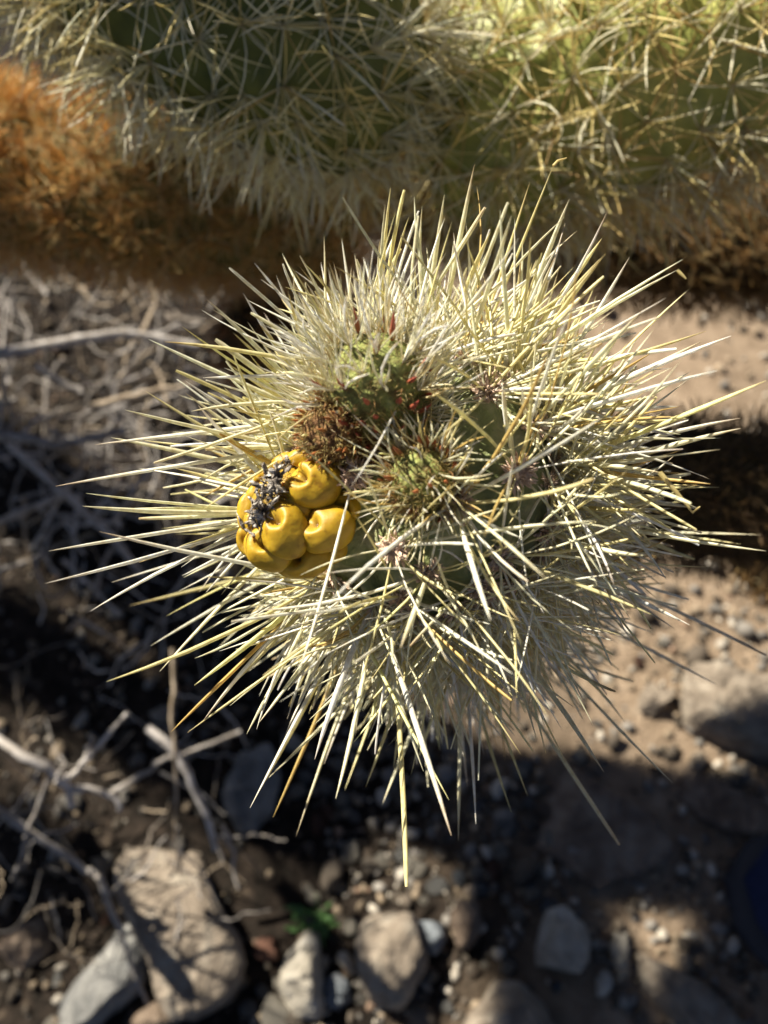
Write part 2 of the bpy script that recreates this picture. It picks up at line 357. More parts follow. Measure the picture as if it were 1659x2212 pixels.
# ---------------------------------------------------------------- the upright joint
def main_joint():
    root = empty('cholla_joint')
    tag(root, 'upright cholla joint bristling with straw white spines, carrying a lumpy yellow fruit', 'cactus')
    path = [P(1010, 1100, .262), P(1010, 1190, .205), P(965, 1140, .155), P(905, 1030, .118), P(870, 955, .104)]
    st = Stem(path, .0178, .0078, h=.0034, ns=200, nt=110, cap0=False, cap1=True, lean=.35)
    body = mesh_obj('body', st.V, st.F, M_BODY, root)
    pa = proj(st.A)
    # --- bud / fruit zones (photo px)
    zones = [(800, 800, 120), (725, 925, 85), (905, 1030, 84), (640, 1110, 118)]
    view = unit(CAM - st.A)
    facing = (st.N * view).sum(1)
    inz = np.zeros(len(pa), bool)
    for x, y, r in zones: inz |= ((pa[:, 0] - x) ** 2 + (pa[:, 1] - y) ** 2 < r * r) & (facing > .1)
    # areole wool
    vs = []
    for k in range(4):
        n = 90; th = rng.uniform(0, 6.28, n)
        d = unit(rng.normal(0, 1, (n, 3)) * (1, 1, .8)); d[:, 2] = abs(d[:, 2])
        L = rng.uniform(.0008, .0022, n)[:, None]
        V, F = spine_geo(rng.normal(0, .0004, (n, 3)) * (1, 1, .2), d * L, rng.uniform(.00014, .0003, n), None, None, 4)
        vs.append(mesh_obj('areole', V, F, M_AREOLE, mesh_only=True))
    for i in np.where((facing > -.25) & ~inz & (pa[:, 2] < .2))[0]:
        data_obj('areole', vs[rng.integers(4)], body, frame_mat(st.A[i] - .0002 * st.N[i], st.N[i], rng.uniform(0, 6.28), rng.uniform(1.2, 1.7)))

    B, T, Wd, Sg, Bl, Cc, Tb, Tr = [], [], [], [], [], [], [], []
    PAL = [(.92, .90, .66), (.88, .82, .45), (.95, .94, .82), (.74, .56, .20)]
    # --- spines whose tips are read off the photograph: (tip, inner point)
    traced = [((445,645),(620,790)),((525,632),(610,770)),((597,595),(650,720)),((633,590),(660,700)),((700,510),(690,660)),((738,515),(760,640)),
      ((873,410),(845,580)),((895,425),(935,600)),((912,445),(915,600)),((1025,355),(980,580)),((1048,448),(935,610)),((1105,465),(1060,690)),
      ((1145,392),(1075,640)),((1195,358),(1085,640)),((1315,450),(1190,620)),((1300,515),(1180,660)),((1308,548),(1200,700)),((1360,555),(1250,730)),
      ((1475,560),(1330,660)),((1463,583),(1310,680)),((1388,670),(1260,810)),((1525,715),(1200,800)),((1580,725),(1280,840)),((1515,737),(1290,830)),
      ((1485,820),(1340,910)),((1655,822),(1400,930)),((1600,903),(1400,960)),((1600,925),(1390,985)),((1535,1045),(1330,1020)),((1425,1020),(1290,1015)),
      ((1642,1155),(1370,1150)),((1655,1190),(1290,1130)),((1655,1415),(1330,1270)),((1550,1480),(1330,1370)),((1368,1472),(1220,1420)),((1452,1690),(1170,1390)),
      ((1338,1825),(1070,1390)),((1305,1668),(1150,1450)),((1258,1535),(1090,1310)),((1105,1755),(1050,1560)),((1028,1780),(1018,1500)),((990,1815),(1005,1520)),
      ((975,1805),(895,1560)),((970,1728),(820,1480)),((878,1915),(862,1620)),((825,1740),(890,1580)),((745,1705),(800,1560)),((725,1725),(755,1580)),
      ((640,1805),(730,1560)),((590,1765),(690,1530)),((540,1745),(650,1530)),((580,1680),(740,1520)),((533,1585),(600,1450)),((370,1580),(510,1430)),
      ((405,1582),(590,1450)),((440,1555),(560,1400)),((345,1450),(480,1320)),((230,1472),(420,1370)),((325,1395),(500,1300)),((280,1308),(500,1250)),
      ((195,1320),(430,1210)),((240,1258),(500,1190)),((97,1260),(480,1150)),((105,1190),(480,1125)),((215,1148),(420,1185)),((245,1100),(500,1100)),
      ((178,1093),(440,1090)),((185,1065),(440,1085)),((120,1050),(500,1015)),((205,960),(450,905)),((240,945),(500,985)),((270,885),(480,930)),
      ((315,845),(470,930)),((428,875),(560,1010)),((320,732),(560,840)),((355,738),(600,785)),((400,822),(560,900)),((465,733),(590,840)),
      ((380,800),(520,870)),((1550,800),(1350,860)),((1600,1175),(1350,1140)),((1490,1350),(1290,1260)),((1420,1330),(1250,1250)),((1350,1560),(1180,1400)),
      ((865,1400),(890,1250)),((1160,1600),(1090,1400)),((1090,1640),(1070,1480)),((925,1700),(900,1500)),((680,1640),(740,1480)),((615,1590),(690,1440)),
      ((500,1480),(600,1370)),((470,1400),(590,1300)),((300,1215),(480,1160)),((1215,1430),(1050,1040)),((1290,1125),(960,1168)),((1395,1200),(1150,1130)),
      ((1350,940),(1130,900)),((1340,995),(1120,960)),((1060,1340),(1000,1120)),((1180,1250),(1060,1120)),((1460,900),(1290,930)),((1440,985),(1300,990)),
      ((960,420),(930,640)),((1060,500),(1000,680)),((1210,520),(1110,700)),((1250,600),(1130,720)),((1230,430),(1150,640)),((1410,760),(1240,850)),
      ((820,520),(840,680)),((770,560),(790,690)),((640,660),(690,790)),((560,700),(640,800)),((500,790),(600,860)),((450,960),(560,1020)),((330,1000),(500,1040)),
      ((565,1700),(670,1500)),((700,1650),(760,1500)),((790,1700),(850,1520)),((1140,1720),(1060,1500)),((1220,1640),(1120,1450)),((560,1560),(650,1430)),
      ((300,1120),(480,1110)),((360,1330),(520,1260)),((420,1480),(560,1360)),((1010,1700),(990,1500)),((950,1620),(930,1460)),((850,1660),(880,1490))]
    cand = np.where((facing > -.55) & (pa[:, 2] < .175))[0]
    for k, (tp, q) in enumerate(traced):
        tp = np.array(tp, float); q = np.array(q, float); u = unit(q - tp); Lq = np.linalg.norm(q - tp)
        rel = pa[cand, :2] - tp; al = rel @ u; pe = abs(rel @ np.array((-u[1], u[0])))
        sc_ = pe + np.maximum(Lq * .92 - al, 0) * 2.5 + np.maximum(al - Lq, 0) * .35 + np.where(inz[cand], 60, 0)
        i = cand[np.argmin(sc_)]; b = st.A[i]
        d = unit(P(tp[0], tp[1], 1) - CAM); tm = (b - CAM) @ d; md = np.linalg.norm(CAM + d * tm - b)
        L = max(md * 1.03, .021 + .006 * rng.random())
        off = math.sqrt(max(L * L - md * md, 0)) * (.85 if facing[i] > .1 else .4)
        tipp = CAM + d * (tm - off if rng.random() < .75 else tm + off * .3)
        B.append(b); T.append(tipp); Wd.append(rng.uniform(.00029, .00050)); Sg.append(rng.normal(0, .0005, 3)); Bl.append(rng.random() < .15)
        Tb.append(.75 * rng.random() ** 2); Tr.append(1)
    nT = len(B)
    # --- the other spines of every areole
    keep = 0
    for i in range(len(st.A)):
        if pa[i, 2] > .215: continue
        f = facing[i]; n = 25 if f < .45 else 17
        if inz[i]: n = 4
        bare = (pa[i, 0] - 985) ** 2 + (pa[i, 1] - 880) ** 2 < 140 ** 2 and f > 0
        if bare: n = 24
        d = cone_dirs(n, np.tile(st.N[i], (n, 1)), 18, 80)
        if f > .35: d = cone_dirs(n, np.tile(st.N[i], (n, 1)), 34, 84)
        for v in d:
            L = rng.uniform(.014, .0285)
            if rng.random() < .25: L *= .6
            tp = st.A[i] + v * L; p = proj(tp)
            if p[2] < .072: continue
            mid = proj(st.A[i] + v * L * .55)
            bad = False
            for x, y, r in zones:
                r2 = r * .95
                if (p[0] - x) ** 2 + (p[1] - y) ** 2 < r2 * r2 or (mid[0] - x) ** 2 + (mid[1] - y) ** 2 < r2 * r2:
                    if f > -.1 and rng.random() < .93: bad = True
            if bad: continue
            B.append(st.A[i]); T.append(tp); Wd.append(rng.uniform(.00018, .00036) * (.82 if f > .35 else 1)); Sg.append(rng.normal(0, .0006, 3)); Bl.append(rng.random() < .25)
            Tb.append(.75 * rng.random() ** 3); Tr.append(0)
    B = np.array(B); T = np.array(T); Wd = np.array(Wd); Sg = np.array(Sg); Bl = np.array(Bl); Tb = np.array(Tb); Tr = np.array(Tr)
    N = len(B); Cc = pick_cols(N, PAL, [5, 4, 4, .5], .06)
    pb, pt = proj(B), proj(T)
    size = np.linalg.norm((pt - pb)[:, :2], axis=1) * Wd / pt[:, 2] * np.where(pt[:, 2] < .15, 1, .35) + Tr * 10
    order = np.argsort(-size); big = order[:300]; rest = order[300:]
    for i in big:
        V, F = spine_geo(B[i], T[i], [Wd[i]], Sg[i], np.array([Bl[i]]), 7)
        mesh_obj('spine', V, F, M_SPINE, root, col=spine_cols(1, 7, Cc[i:i + 1], Tb[i:i + 1]))
    V, F = spine_geo(B[rest], T[rest], Wd[rest], Sg[rest], Bl[rest], 5)
    o = mesh_obj('spine_mass', V, F, M_SPINE, root, col=spine_cols(len(rest), 5, Cc[rest], Tb[rest])); o['kind'] = 'stuff'
    print('main spines', N, 'areoles', len(st.A))
    # bent tips (broken sheaths)
    for seq, w in [(((1195, 358), (1205, 347), (1224, 341)), .00028), (((1463, 583), (1470, 590), (1482, 602)), .00026),
                   (((1425, 1020), (1450, 1050), (1490, 1098)), .00042), (((1488, 1097), (1496, 1107), (1512, 1094)), .00024)]:
        # carried on from the tip of the traced spine nearest in the photograph
        k = np.argmin(np.linalg.norm(pt[:nT, :2] - np.array((1425, 1020) if seq[0][0] == 1488 else seq[0]), axis=1)); dd = pt[k, 2]
        pts = np.array([[P(x, y, dd) for x, y in seq]])
        V, F = tubes(pts, np.array([[w, w, w * .5]]), 6)
        o = mesh_obj('bent_spine_tip', V, F, M_SPINE, root, col=np.tile((.74, .62, .28), (len(V), 1)))

    # --- young shoots
    def shoot(cx, cy, d, rpx, axis_px, nsp, splen, nleaf, leafcol, leaflen, leafw, green, tilt=None, name='young_shoot', spw=.00016, spread=70, spal=None, lowcut=-2, lift=0, nbr=300, brl=.0012, gap=.42):
        c = P(cx, cy, d); r = rpx * K * d
        tipd = unit(P(cx + axis_px[0], cy + axis_px[1], d - axis_px[2] * K * d) - c)
        stt = Stem([c - tipd * r * 1.6, c - tipd * r * .3, c + tipd * r], r, r * gap, h=r * gap * .31, cap0=False, cap1=True, ns=60, nt=48)
        so = mesh_obj(name, stt.V, stt.F, green, root)
        sel = np.where((stt.N * tipd).sum(1) > -.55)[0]
        # leaves: little curved cones
        pick = sel[rng.permutation(len(sel))[:nleaf]]
        for i in pick:
            L = leaflen * rng.uniform(.7, 1.2); v = unit(stt.N[i] + tipd * .7 + rng.normal(0, .15, 3))
            p0 = stt.A[i]; t = np.linspace(0, 1, 6)[:, None]
            pts = (p0 + v * L * t + tipd * L * .35 * t ** 2)[None]
            rr = leafw * np.array([[.5, .9, 1, .8, .45, .06]])
            V, F = tubes(pts, rr, 7, .8); tt = np.repeat(np.linspace(0, 1, 6), 7)[:, None]
            colr = np.array(leafcol) * (1 - tt) * .55 + np.array(leafcol) * tt * 1.0
            colr = colr + (1 - tt) * np.array((.04, .05, .0))
            mesh_obj('leaf', V, F, M_LEAF, so, col=colr)
        n = nsp; up_ = sel[(stt.N[sel] @ UPV) > lowcut]; ii = up_[rng.integers(0, len(up_), n)]
        dv = unit(cone_dirs(n, stt.N[ii], 3, spread) + tipd * .45 + UPV * lift)
        L = splen * rng.uniform(.45, 1.15, n)[:, None]
        V, F = spine_geo(stt.A[ii], stt.A[ii] + dv * L, spw * rng.uniform(.5, 1.3, n), rng.normal(0, .0004, (n, 3)), None, 5)
        o = mesh_obj('fine_spines', V, F, M_SPINE, so, col=spine_cols(n, 5, pick_cols(n, spal or PAL, [4, 3, 4, 1], .05), rng.random(n) * .5)); o['kind'] = 'stuff'
        # wool
        n = nbr; ii = sel[rng.integers(0, len(sel), n)]
        dv = cone_dirs(n, stt.N[ii], 0, 88); L = brl * rng.uniform(.5, 1.5, n)[:, None]; jit = rng.normal(0, r * .13, (n, 3))
        V, F = spine_geo(stt.A[ii] + jit, stt.A[ii] + jit + dv * L, rng.uniform(.00004, .00008, n), rng.normal(0, .0003, (n, 3)), None, 3)
        o = mesh_obj('bristles', V, F, M_SPINE, so, col=spine_cols(n, 3, pick_cols(n, [(.62, .52, .22), (.5, .38, .14), (.4, .22, .08)], [4, 3, 2], .1), np.zeros(n))); o['kind'] = 'stuff'
    shoot(808, 825, .101, 95, (-10, -80, 95), 640, .0098, 36, (.40, .08, .06), .0030, .00042, M_BUD, lowcut=-.3, lift=.3, spread=66, spw=.00015, nbr=1300, brl=.0015, spal=[(.93, .91, .72), (.9, .86, .6), (.96, .95, .86), (.8, .7, .4)])
    shoot(722, 930, .102, 66, (-60, -5, 80), 26, .003, 110, (.46, .16, .06), .0015, .00027, M_BUDRUST, spread=40, nbr=2200, brl=.0010, gap=.26)
    shoot(790, 965, .105, 60, (-10, 10, 90), 16, .003, 80, (.36, .14, .06), .0012, .00026, M_BUDRUST, spread=40, nbr=1600, brl=.0010, gap=.26)
    shoot(908, 1032, .0985, 62, (-40, -30, 95), 200, .0080, 30, (.40, .12, .05), .0019, .00038, M_BUD, spread=75, nbr=1600, brl=.0015, gap=.32)

    # --- the yellow fruit
    FD = .1045
    def z7(x, y): return ((600 + x / 4.1475) * .81, (1150 + y / 4.1475) * .81)
    S = .81 / 4.1475 * K * FD            # metres per zoom pixel
    yellow = np.array((.45, .282, .017)); pale = np.array((.60, .42, .06)); scar = np.array((.22, .13, .05))
    def ellips(center, ax, scl, nu=36, nv=24):
        th = np.linspace(0, 2 * math.pi, nu, endpoint=False); ph = np.linspace(0, math.pi, nv)
        D = np.stack([np.sin(ph)[:, None] * np.cos(th), np.sin(ph)[:, None] * np.sin(th), np.cos(ph)[:, None] * np.ones(nu)], -1).reshape(-1, 3)
        I = np.arange(nv - 1)[:, None] * nu; J = np.arange(nu)[None]; J2 = (J + 1) % nu
        F = np.stack([I + J, I + nu + J, I + nu + J2, I + J2], -1).reshape(-1, 4)
        return D, F
    zax = -FWD; fc = P(*z7(760, 900), FD + .0035)
    D, F = ellips(None, None, None)
    V = fc + (D[:, :1] * RGT + D[:, 1:2] * UPV) * 560 * S + D[:, 2:] * zax * 470 * S
    fruit = mesh_obj('fruit', V, F, M_FRUIT, root, col=np.tile(yellow * .8, (len(V), 1)))
    lobes = [(1000, 600, 270, 215, 25, 250, (815, 490)), (1150, 420, 165, 170, 0, 150, (1075, 395)), (850, 300, 130, 85, -10, 90, None),
             (770, 770, 200, 115, -35, 240, (600, 690)), (690, 1090, 215, 265, 10, 290, (535, 945)), (1130, 1085, 265, 205, 20, 260, (930, 1000)),
             (225, 890, 85, 175, -5, 40, None), (330, 1000, 95, 120, 0, 130, None), (500, 1310, 235, 190, -30, 150, (410, 1215)),
             (225, 1225, 85, 135, 20, 20, (245, 1215)), (860, 1430, 260, 165, 10, 60, (760, 1400)), (1345, 830, 140, 140, 0, 60, (1270, 850)),
             (410, 515, 95, 65, 30, 60, (380, 560)), (300, 700, 65, 90, -20, 30, None), (640, 330, 120, 80, 20, 0, None), (1180, 1330, 150, 120, 30, 0, None), (1290, 1050, 130, 170, 0, 60, None)]
    for (zx, zy, ra, rb, ang, hgt, dim) in lobes:
        D, F = ellips(None, None, None, 44, 30)
        a = math.radians(ang); ex = math.cos(a) * RGT + math.sin(a) * UPV; ey = -math.sin(a) * RGT + math.cos(a) * UPV
        cx, cy = z7(zx, zy); c = P(cx, cy, FD) + zax * (hgt - 60) * S
        rc = min(ra, rb) * .95
        ra *= 1.24; rb *= 1.24; c = c - zax * 45 * S
        V = c + D[:, :1] * ex * ra * S + D[:, 1:2] * ey * rb * S + D[:, 2:] * zax * rc * S
        nse = (np.sin(D[:, 0] * 4.1 + zx) * np.cos(D[:, 1] * 3.7 + zy) + .6 * np.sin(D[:, 2] * 6 + D[:, 0] * 5)) * .045 * min(ra, rb) * S + (np.sin(D[:, 0] * 9 + zy) * np.sin(D[:, 1] * 10 + zx) * np.cos(D[:, 2] * 8)) * .014 * min(ra, rb) * S
        V = V + D * 0 + unit(V - c) * nse[:, None]
        colr = np.tile(yellow, (len(V), 1)) * (1 + .10 * np.sin(D[:, 0] * 2.3 + zy)[:, None])
        edge = np.clip(-D[:, 2:] * 1.2, 0, 1); colr = colr * (1 - .35 * edge) + pale * .35 * edge
        if dim is not None:
            dx, dy = z7(*dim); ray = unit(P(dx, dy, 1) - CAM)
            front = (V - c) @ zax > -.25 * rc * S
            q = V - CAM; perp = np.linalg.norm(q - (q @ ray)[:, None] * ray, axis=1) / S
            fold = .45 + .55 * abs(np.sin(np.arctan2((V - c) @ ey, (V - c) @ ex) * .5 + zx))
            g = np.exp(-(perp / 78) ** 2) * front; rim = np.exp(-((perp - 120) / 50) ** 2) * front * fold
            V = V - unit(V - c) * (g * 150 * S)[:, None] + unit(V - c) * (rim * 26 * S)[:, None]
            g2 = np.exp(-(perp / 48) ** 2)[:, None] * front[:, None]; colr = colr * (1 - g2) + scar * g2
        lo = mesh_obj('lobe', V, F, M_FRUIT, fruit, col=colr)
        if dim is not None:               # dry tuft in the dimple
            n = 22; p0 = P(dx, dy, FD) + zax * (hgt - 60 + rc * .55) * S
            # seat it on the lobe
            k = np.argmin(np.where(front, perp, 1e9)); p0 = V[k]
            dv = unit(rng.normal(0, 1, (n, 3)) + zax * .6); L = rng.uniform(.0003, .0008, n)[:, None]
            V2, F2 = spine_geo(p0 + rng.normal(0, .00025, (n, 3)), p0 + dv * L, rng.uniform(.00005, .00011, n), None, None, 4)
            o = mesh_obj('tuft', V2, F2, M_AREOLE, fruit); o['kind'] = 'stuff'
    # dried flower remains: crumpled flakes along the umbilicus
    for k in range(95):
        t = rng.random(); zx = 660 + (370 - 660) * t + rng.normal(0, 66); zy = 360 + (1040 - 360) * t + rng.normal(0, 48)
        cx, cy = z7(zx, zy); hgt = 205 + 90 * math.sin(t * math.pi) + rng.normal(0, 30); c = P(cx, cy, FD) + zax * hgt * S
        D, F = ellips(None, None, None, 12, 8); sx = rng.uniform(45, 115) * S; sy = rng.uniform(12, 40) * S; sz = rng.uniform(6, 20) * S
        R = np.linalg.qr(rng.normal(0, 1, (3, 3)))[0]
        V = D * (sx, sy, sz) * (1 + .35 * np.sin(D[:, :1] * 7 + k) * np.cos(D[:, 1:2] * 6 + 2 * k) + .2 * np.sin(D[:, 2:] * 13 + k))
        mesh_obj('dried_petal', c + V @ R.T, F, M_FLORET, fruit, smooth=False)
    n = 160; t = rng.random(n); base = np.array([P(*z7(690 - 310 * a + rng.normal(0, 60), 350 + 700 * a + rng.normal(0, 50)), FD) + zax * 200 * S for a in t])
    dv = unit(rng.normal(0, 1, (n, 3)) + zax); V, F = spine_geo(base, base + dv * rng.uniform(.0008, .0024, n)[:, None], np.full(n, .00005), rng.normal(0, .0003, (n, 3)), None, 3)
    o = mesh_obj('flower_bristles', V, F, M_SPINE, fruit, col=np.tile((.72, .6, .32), (len(V), 1))); o['kind'] = 'stuff'
    # the spine lying across the fruit, and the spines of the shaded flank that end in the picture's middle
main_joint()

# ---------------------------------------------------------------- rocks, pebbles, gravel
def rock_mat(name, c0, c1, c2):
    c0, c1, c2 = [tuple(.78 * x for x in c) for c in (c0, c1, c2)]
    return mat(name, rough=.88, spec=.2, noise=(70, [(.34, c0), (.52, c1), (.68, c2)], 10), bump=(150, 1.0, .006))
RM = {'tan': rock_mat('tan_rock', (.18, .145, .11), (.28, .23, .175), (.38, .33, .26)),
      'grey': rock_mat('grey_rock', (.13, .13, .125), (.22, .215, .20), (.33, .32, .29)),
      'blue': rock_mat('blue_grey_rock', (.13, .145, .16), (.20, .22, .235), (.30, .31, .32)),
      'pale': rock_mat('pale_rock', (.28, .25, .20), (.42, .38, .31), (.55, .51, .44)),
      'rust': rock_mat('rusty_rock', (.085, .045, .03), (.15, .075, .05), (.22, .13, .09)),
      'brown': rock_mat('brown_rock', (.12, .085, .06), (.20, .15, .11), (.30, .24, .18))}
def ico(sub):
    import bmesh
    bm = bmesh.new(); bmesh.ops.create_icosphere(bm, subdivisions=sub, radius=1)
    V = np.array([v.co for v in bm.verts]); F = np.array([[v.index for v in f.verts] for f in bm.faces]); bm.free(); return V, F
ICO = {k: ico(k) for k in (1, 2, 3, 4)}
def rock_shape(sub, seed, cuts=9, boxy=.0, rough=.07):
    r = np.random.default_rng(seed); V, F = ICO[sub]; V = V.copy()
    if boxy: V = np.sign(V) * np.abs(V) ** (1 - boxy); V /= np.abs(V).max()
    for _ in range(cuts):
        n = unit(r.normal(0, 1, 3)); d = r.uniform(.46, .85); e = V @ n - d
        V = V - np.outer(np.maximum(e, 0), n) * .93
    ph = r.uniform(0, 6, 6)
    V = V * (1 + rough * (np.sin(V[:, :1] * 5 + ph[0]) * np.sin(V[:, 1:2] * 6 + ph[1]) + .5 * np.sin(V[:, 2:] * 11 + ph[2]) * np.sin(V[:, :1] * 12 + ph[3]) + .3 * np.sin(V[:, 1:2] * 23 + ph[4]) * np.sin(V[:, :1] * 19 + ph[5])))
    return V, F
def rock(px, py, a, b, ang, hgt, kind, label, seed, boxy=0., cuts=9, sub=4, sink=.35, name='rock', group=None):
    g = G(px, py); d = (g - CAM) @ FWD; V, F = rock_shape(sub, seed, cuts, boxy)
    th = math.radians(ang); h = hgt
    V = V * (a * K * d, b * K * d, h)
    R = np.array([[math.cos(th), -math.sin(th), 0], [math.sin(th), math.cos(th), 0], [0, 0, 1]])
    V = V @ R.T; g[2] = gz(g[0], g[1]) + h * (1 - 2 * sink)
    # the px centre refers to the visible top: shift along the ray's ground track
    o = mesh_obj(name, V, F, RM[kind], smooth=True); o.location = G(px, py, g[2] + h * .4) * (1, 1, 0) + np.array((0, 0, g[2]))
    tag(o, label, 'rock' if name == 'rock' else 'pebble', group); return o

ROCKS = [
 (378, 1970, 195, 86, -58, .024, 'tan', 'long tan slab of rock striped by spine shadows', .56, 5),
 (200, 2135, 130, 75, 50, .022, 'grey', 'pointed grey rock beside the long tan slab', .2, 9),
 (661, 2095, 58, 98, 0, .024, 'pale', 'rounded pale egg shaped rock below the green weed', .0, 6),
 (850, 2075, 74, 84, 15, .026, 'tan', 'blocky orange tan rock between the pale rounded rock and small gravel', .35, 7),
 (835, 2005, 58, 34, 5, .016, 'tan', 'small wedge of tan stone on the upper edge of the blocky tan rock', .2, 6),
 (930, 2018, 42, 34, -20, .014, 'blue', 'small smooth blue grey stone', .0, 5),
 (1010, 1980, 54, 58, 30, .022, 'brown', 'dull brown grey angular rock behind the blue grey stone', .2, 8),
 (1224, 2040, 70, 68, -25, .026, 'pale', 'knobbly sandy rock beside the small whitish stone', .1, 8),
 (1344, 2050, 26, 42, -15, .012, 'pale', 'small whitish stone alone on shaded soil', .0, 5),
 (1112, 2185, 120, 74, 10, .028, 'tan', 'broad buff boulder top at the edge of the pebble drift', .2, 8),
 (1290, 1800, 140, 100, -35, .010, 'brown', 'large flat dull grey brown rock lying in shade', .5, 6),
 (1610, 1530, 120, 95, -10, .034, 'tan', 'chunky grey tan rock with a sunlit corner above scattered gravel', .55, 6),
 (540, 1690, 58, 95, 0, .022, 'grey', 'smooth grey dome shaped rock under the left hand spines', .0, 4),
 (575, 2050, 30, 28, 0, .012, 'rust', 'small rusty red stone beside the long tan slab', .1, 7),
 (720, 2150, 48, 36, 30, .014, 'blue', 'bluish grey chip next to the pale rounded rock', .1, 8),
 (1480, 2160, 150, 70, -28, .016, 'tan', 'low sandy rock with a sunlit ridge beside the shaded soil', .1, 7),
 (1590, 1740, 120, 60, -30, .012, 'brown', 'flat dark brown stone half buried in shaded soil', .3, 6),
 (60, 2040, 70, 50, 20, .016, 'brown', 'dark brown stone among the bare twigs', .1, 8),
 (330, 2190, 60, 40, -20, .014, 'brown', 'squat brown stone at the foot of the long tan slab', .1, 8),
 (1420, 1500, 50, 40, 20, .014, 'tan', 'sandy nugget beside the chunky grey tan rock', .0, 7),
 (1510, 1640, 20, 20, 0, .010, 'tan', 'round tan pebble touching the chunky grey tan rock', .0, 4),
]
for i, (px, py, a, b, ang, h, kd, lab, bx_, ct) in enumerate(ROCKS):
    rock(px, py, a, b, ang, h, kd, lab, 100 + i, bx_, ct + 4 if bx_ < .3 else 2 if bx_ > .5 else 4)

PEB = ['tan', 'pale', 'grey', 'blue', 'brown', 'rust']
fixed = [(1180, 1760, 26), (1185, 1820, 30), (1160, 1880, 24), (1090, 1790, 26), (1075, 1835, 20), (1065, 1880, 24), (1110, 1740, 20), (1030, 1745, 22), (1140, 1930, 26),
         (1110, 1975, 24), (1180, 1960, 20), (960, 1800, 18), (1000, 1850, 20), (905, 1880, 22), (870, 1850, 26), (800, 1870, 30), (760, 1840, 24), (690, 1780, 26), (640, 1710, 24), (705, 1700, 22),
         (980, 2070, 18), (1020, 2100, 18), (1050, 2060, 16), (1090, 2090, 20), (930, 2110, 22), (900, 2160, 26), (960, 2170, 18), (780, 2160, 18), (600, 2190, 40), (640, 2200, 30), (540, 2180, 22)]
pm = {}
WORD = {'tan': 'tan', 'pale': 'whitish', 'grey': 'grey', 'blue': 'blue grey', 'brown': 'brown', 'rust': 'rusty'}
SHORT = ['long tan slab', 'pointed grey rock', 'rounded pale rock', 'blocky tan rock', 'wedge of tan stone', 'smooth blue grey stone', 'brown grey angular rock', 'knobbly sandy rock',
         'lone whitish stone', 'broad buff boulder', 'large flat shaded rock', 'chunky grey tan rock', 'grey dome shaped rock', 'rusty red stone', 'bluish grey chip', 'low sandy rock',
         'flat dark brown stone', 'dark stone among twigs', 'squat brown stone', 'sandy nugget', 'round tan pebble']
for kd in PEB:
    for v in range(3):
        V, F = rock_shape(3, 500 + v + 10 * len(pm), 10, .0, .05); V = V * (1, rng.uniform(.6, .9), rng.uniform(.5, .75))
        pm[kd, v] = mesh_obj('pebble', V, F, RM[kd], mesh_only=True)
spots = [(x, y, s) for x, y, s in fixed]
for _ in range(190):
    x, y = rng.uniform(480, 1660), rng.uniform(1230, 2230)
    if x > 1300 and y > 1700 and rng.random() < .75: continue
    spots.append((x, y, float(rng.uniform(5, 15))))
for _ in range(75): spots.append((float(rng.uniform(620, 1260)), float(rng.uniform(1640, 2020)), float(rng.uniform(9, 24))))
for _ in range(40): spots.append((float(rng.uniform(0, 520)), float(rng.uniform(1500, 2230)), float(rng.uniform(7, 18))))
kinds = list(PEB)
for i, (x, y, s) in enumerate(spots):
    kd = kinds[rng.choice(6, p=[.36, .30, .14, .08, .08, .04])]; g = G(x, y); d = (g - CAM) @ FWD; r = s * K * d
    o = data_obj('pebble', pm[kd, rng.integers(3)]); 
    j = int(np.argmin([math.hypot(x - q[0], y - q[1]) for q in ROCKS])); far_ = math.hypot(x - ROCKS[j][0], y - ROCKS[j][1])
    tag(o, ('tiny' if s < 9 else 'small' if s < 15 else 'largish') + ' ' + WORD[kd] + ' pebble ' + ('near' if far_ < 170 else 'some way from') + ' the ' + SHORT[j], 'pebble', 'loose pebbles in the gravel')
    o.location = (g[0], g[1], gz(g[0], g[1]) + r * .25); o.scale = (r * rng.uniform(.9, 1.3),) * 2 + (r,); o.rotation_euler = (rng.normal(0, .2), rng.normal(0, .2), rng.uniform(0, 6.28))

def gravel():
    V0, F0 = ICO[1]; n = 22000
    x = rng.uniform(-.45, .55, n); y = rng.uniform(-.25, .75, n)
    dens = .35 + .65 * (np.sin(x * 21 + y * 9) * np.sin(y * 17 - 4 * x) > -.2)
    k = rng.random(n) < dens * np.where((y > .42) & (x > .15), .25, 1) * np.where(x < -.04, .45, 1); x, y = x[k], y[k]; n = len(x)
    s = rng.gamma(1.8, .00110, n) + .0007
    A = rng.normal(0, 1, (n, 3, 3)); Q = np.linalg.qr(A)[0]
    V = V0[None] * (1 + rng.normal(0, .14, (n, len(V0), 1))) * s[:, None, None] * np.array((1.2, .9, .7)); V = np.einsum('nvi,nji->nvj', V, Q)
    V = V + np.stack([x, y, gz(x, y) + s * .3], -1)[:, None]
    F = (np.arange(n)[:, None, None] * len(V0) + F0[None]).reshape(-1, 3)
    base = pick_cols(n, [(.25, .195, .135), (.17, .155, .135), (.38, .34, .28), (.08, .065, .05), (.19, .13, .09)], [4, 4, 2.5, 4, 1], .15); base = base * np.where(x < -.04, .6, 1)[:, None]  # grains at left darkened to paint in the shade there
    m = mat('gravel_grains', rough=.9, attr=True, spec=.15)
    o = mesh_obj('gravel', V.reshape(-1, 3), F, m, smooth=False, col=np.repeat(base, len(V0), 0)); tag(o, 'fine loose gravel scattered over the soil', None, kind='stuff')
gravel()

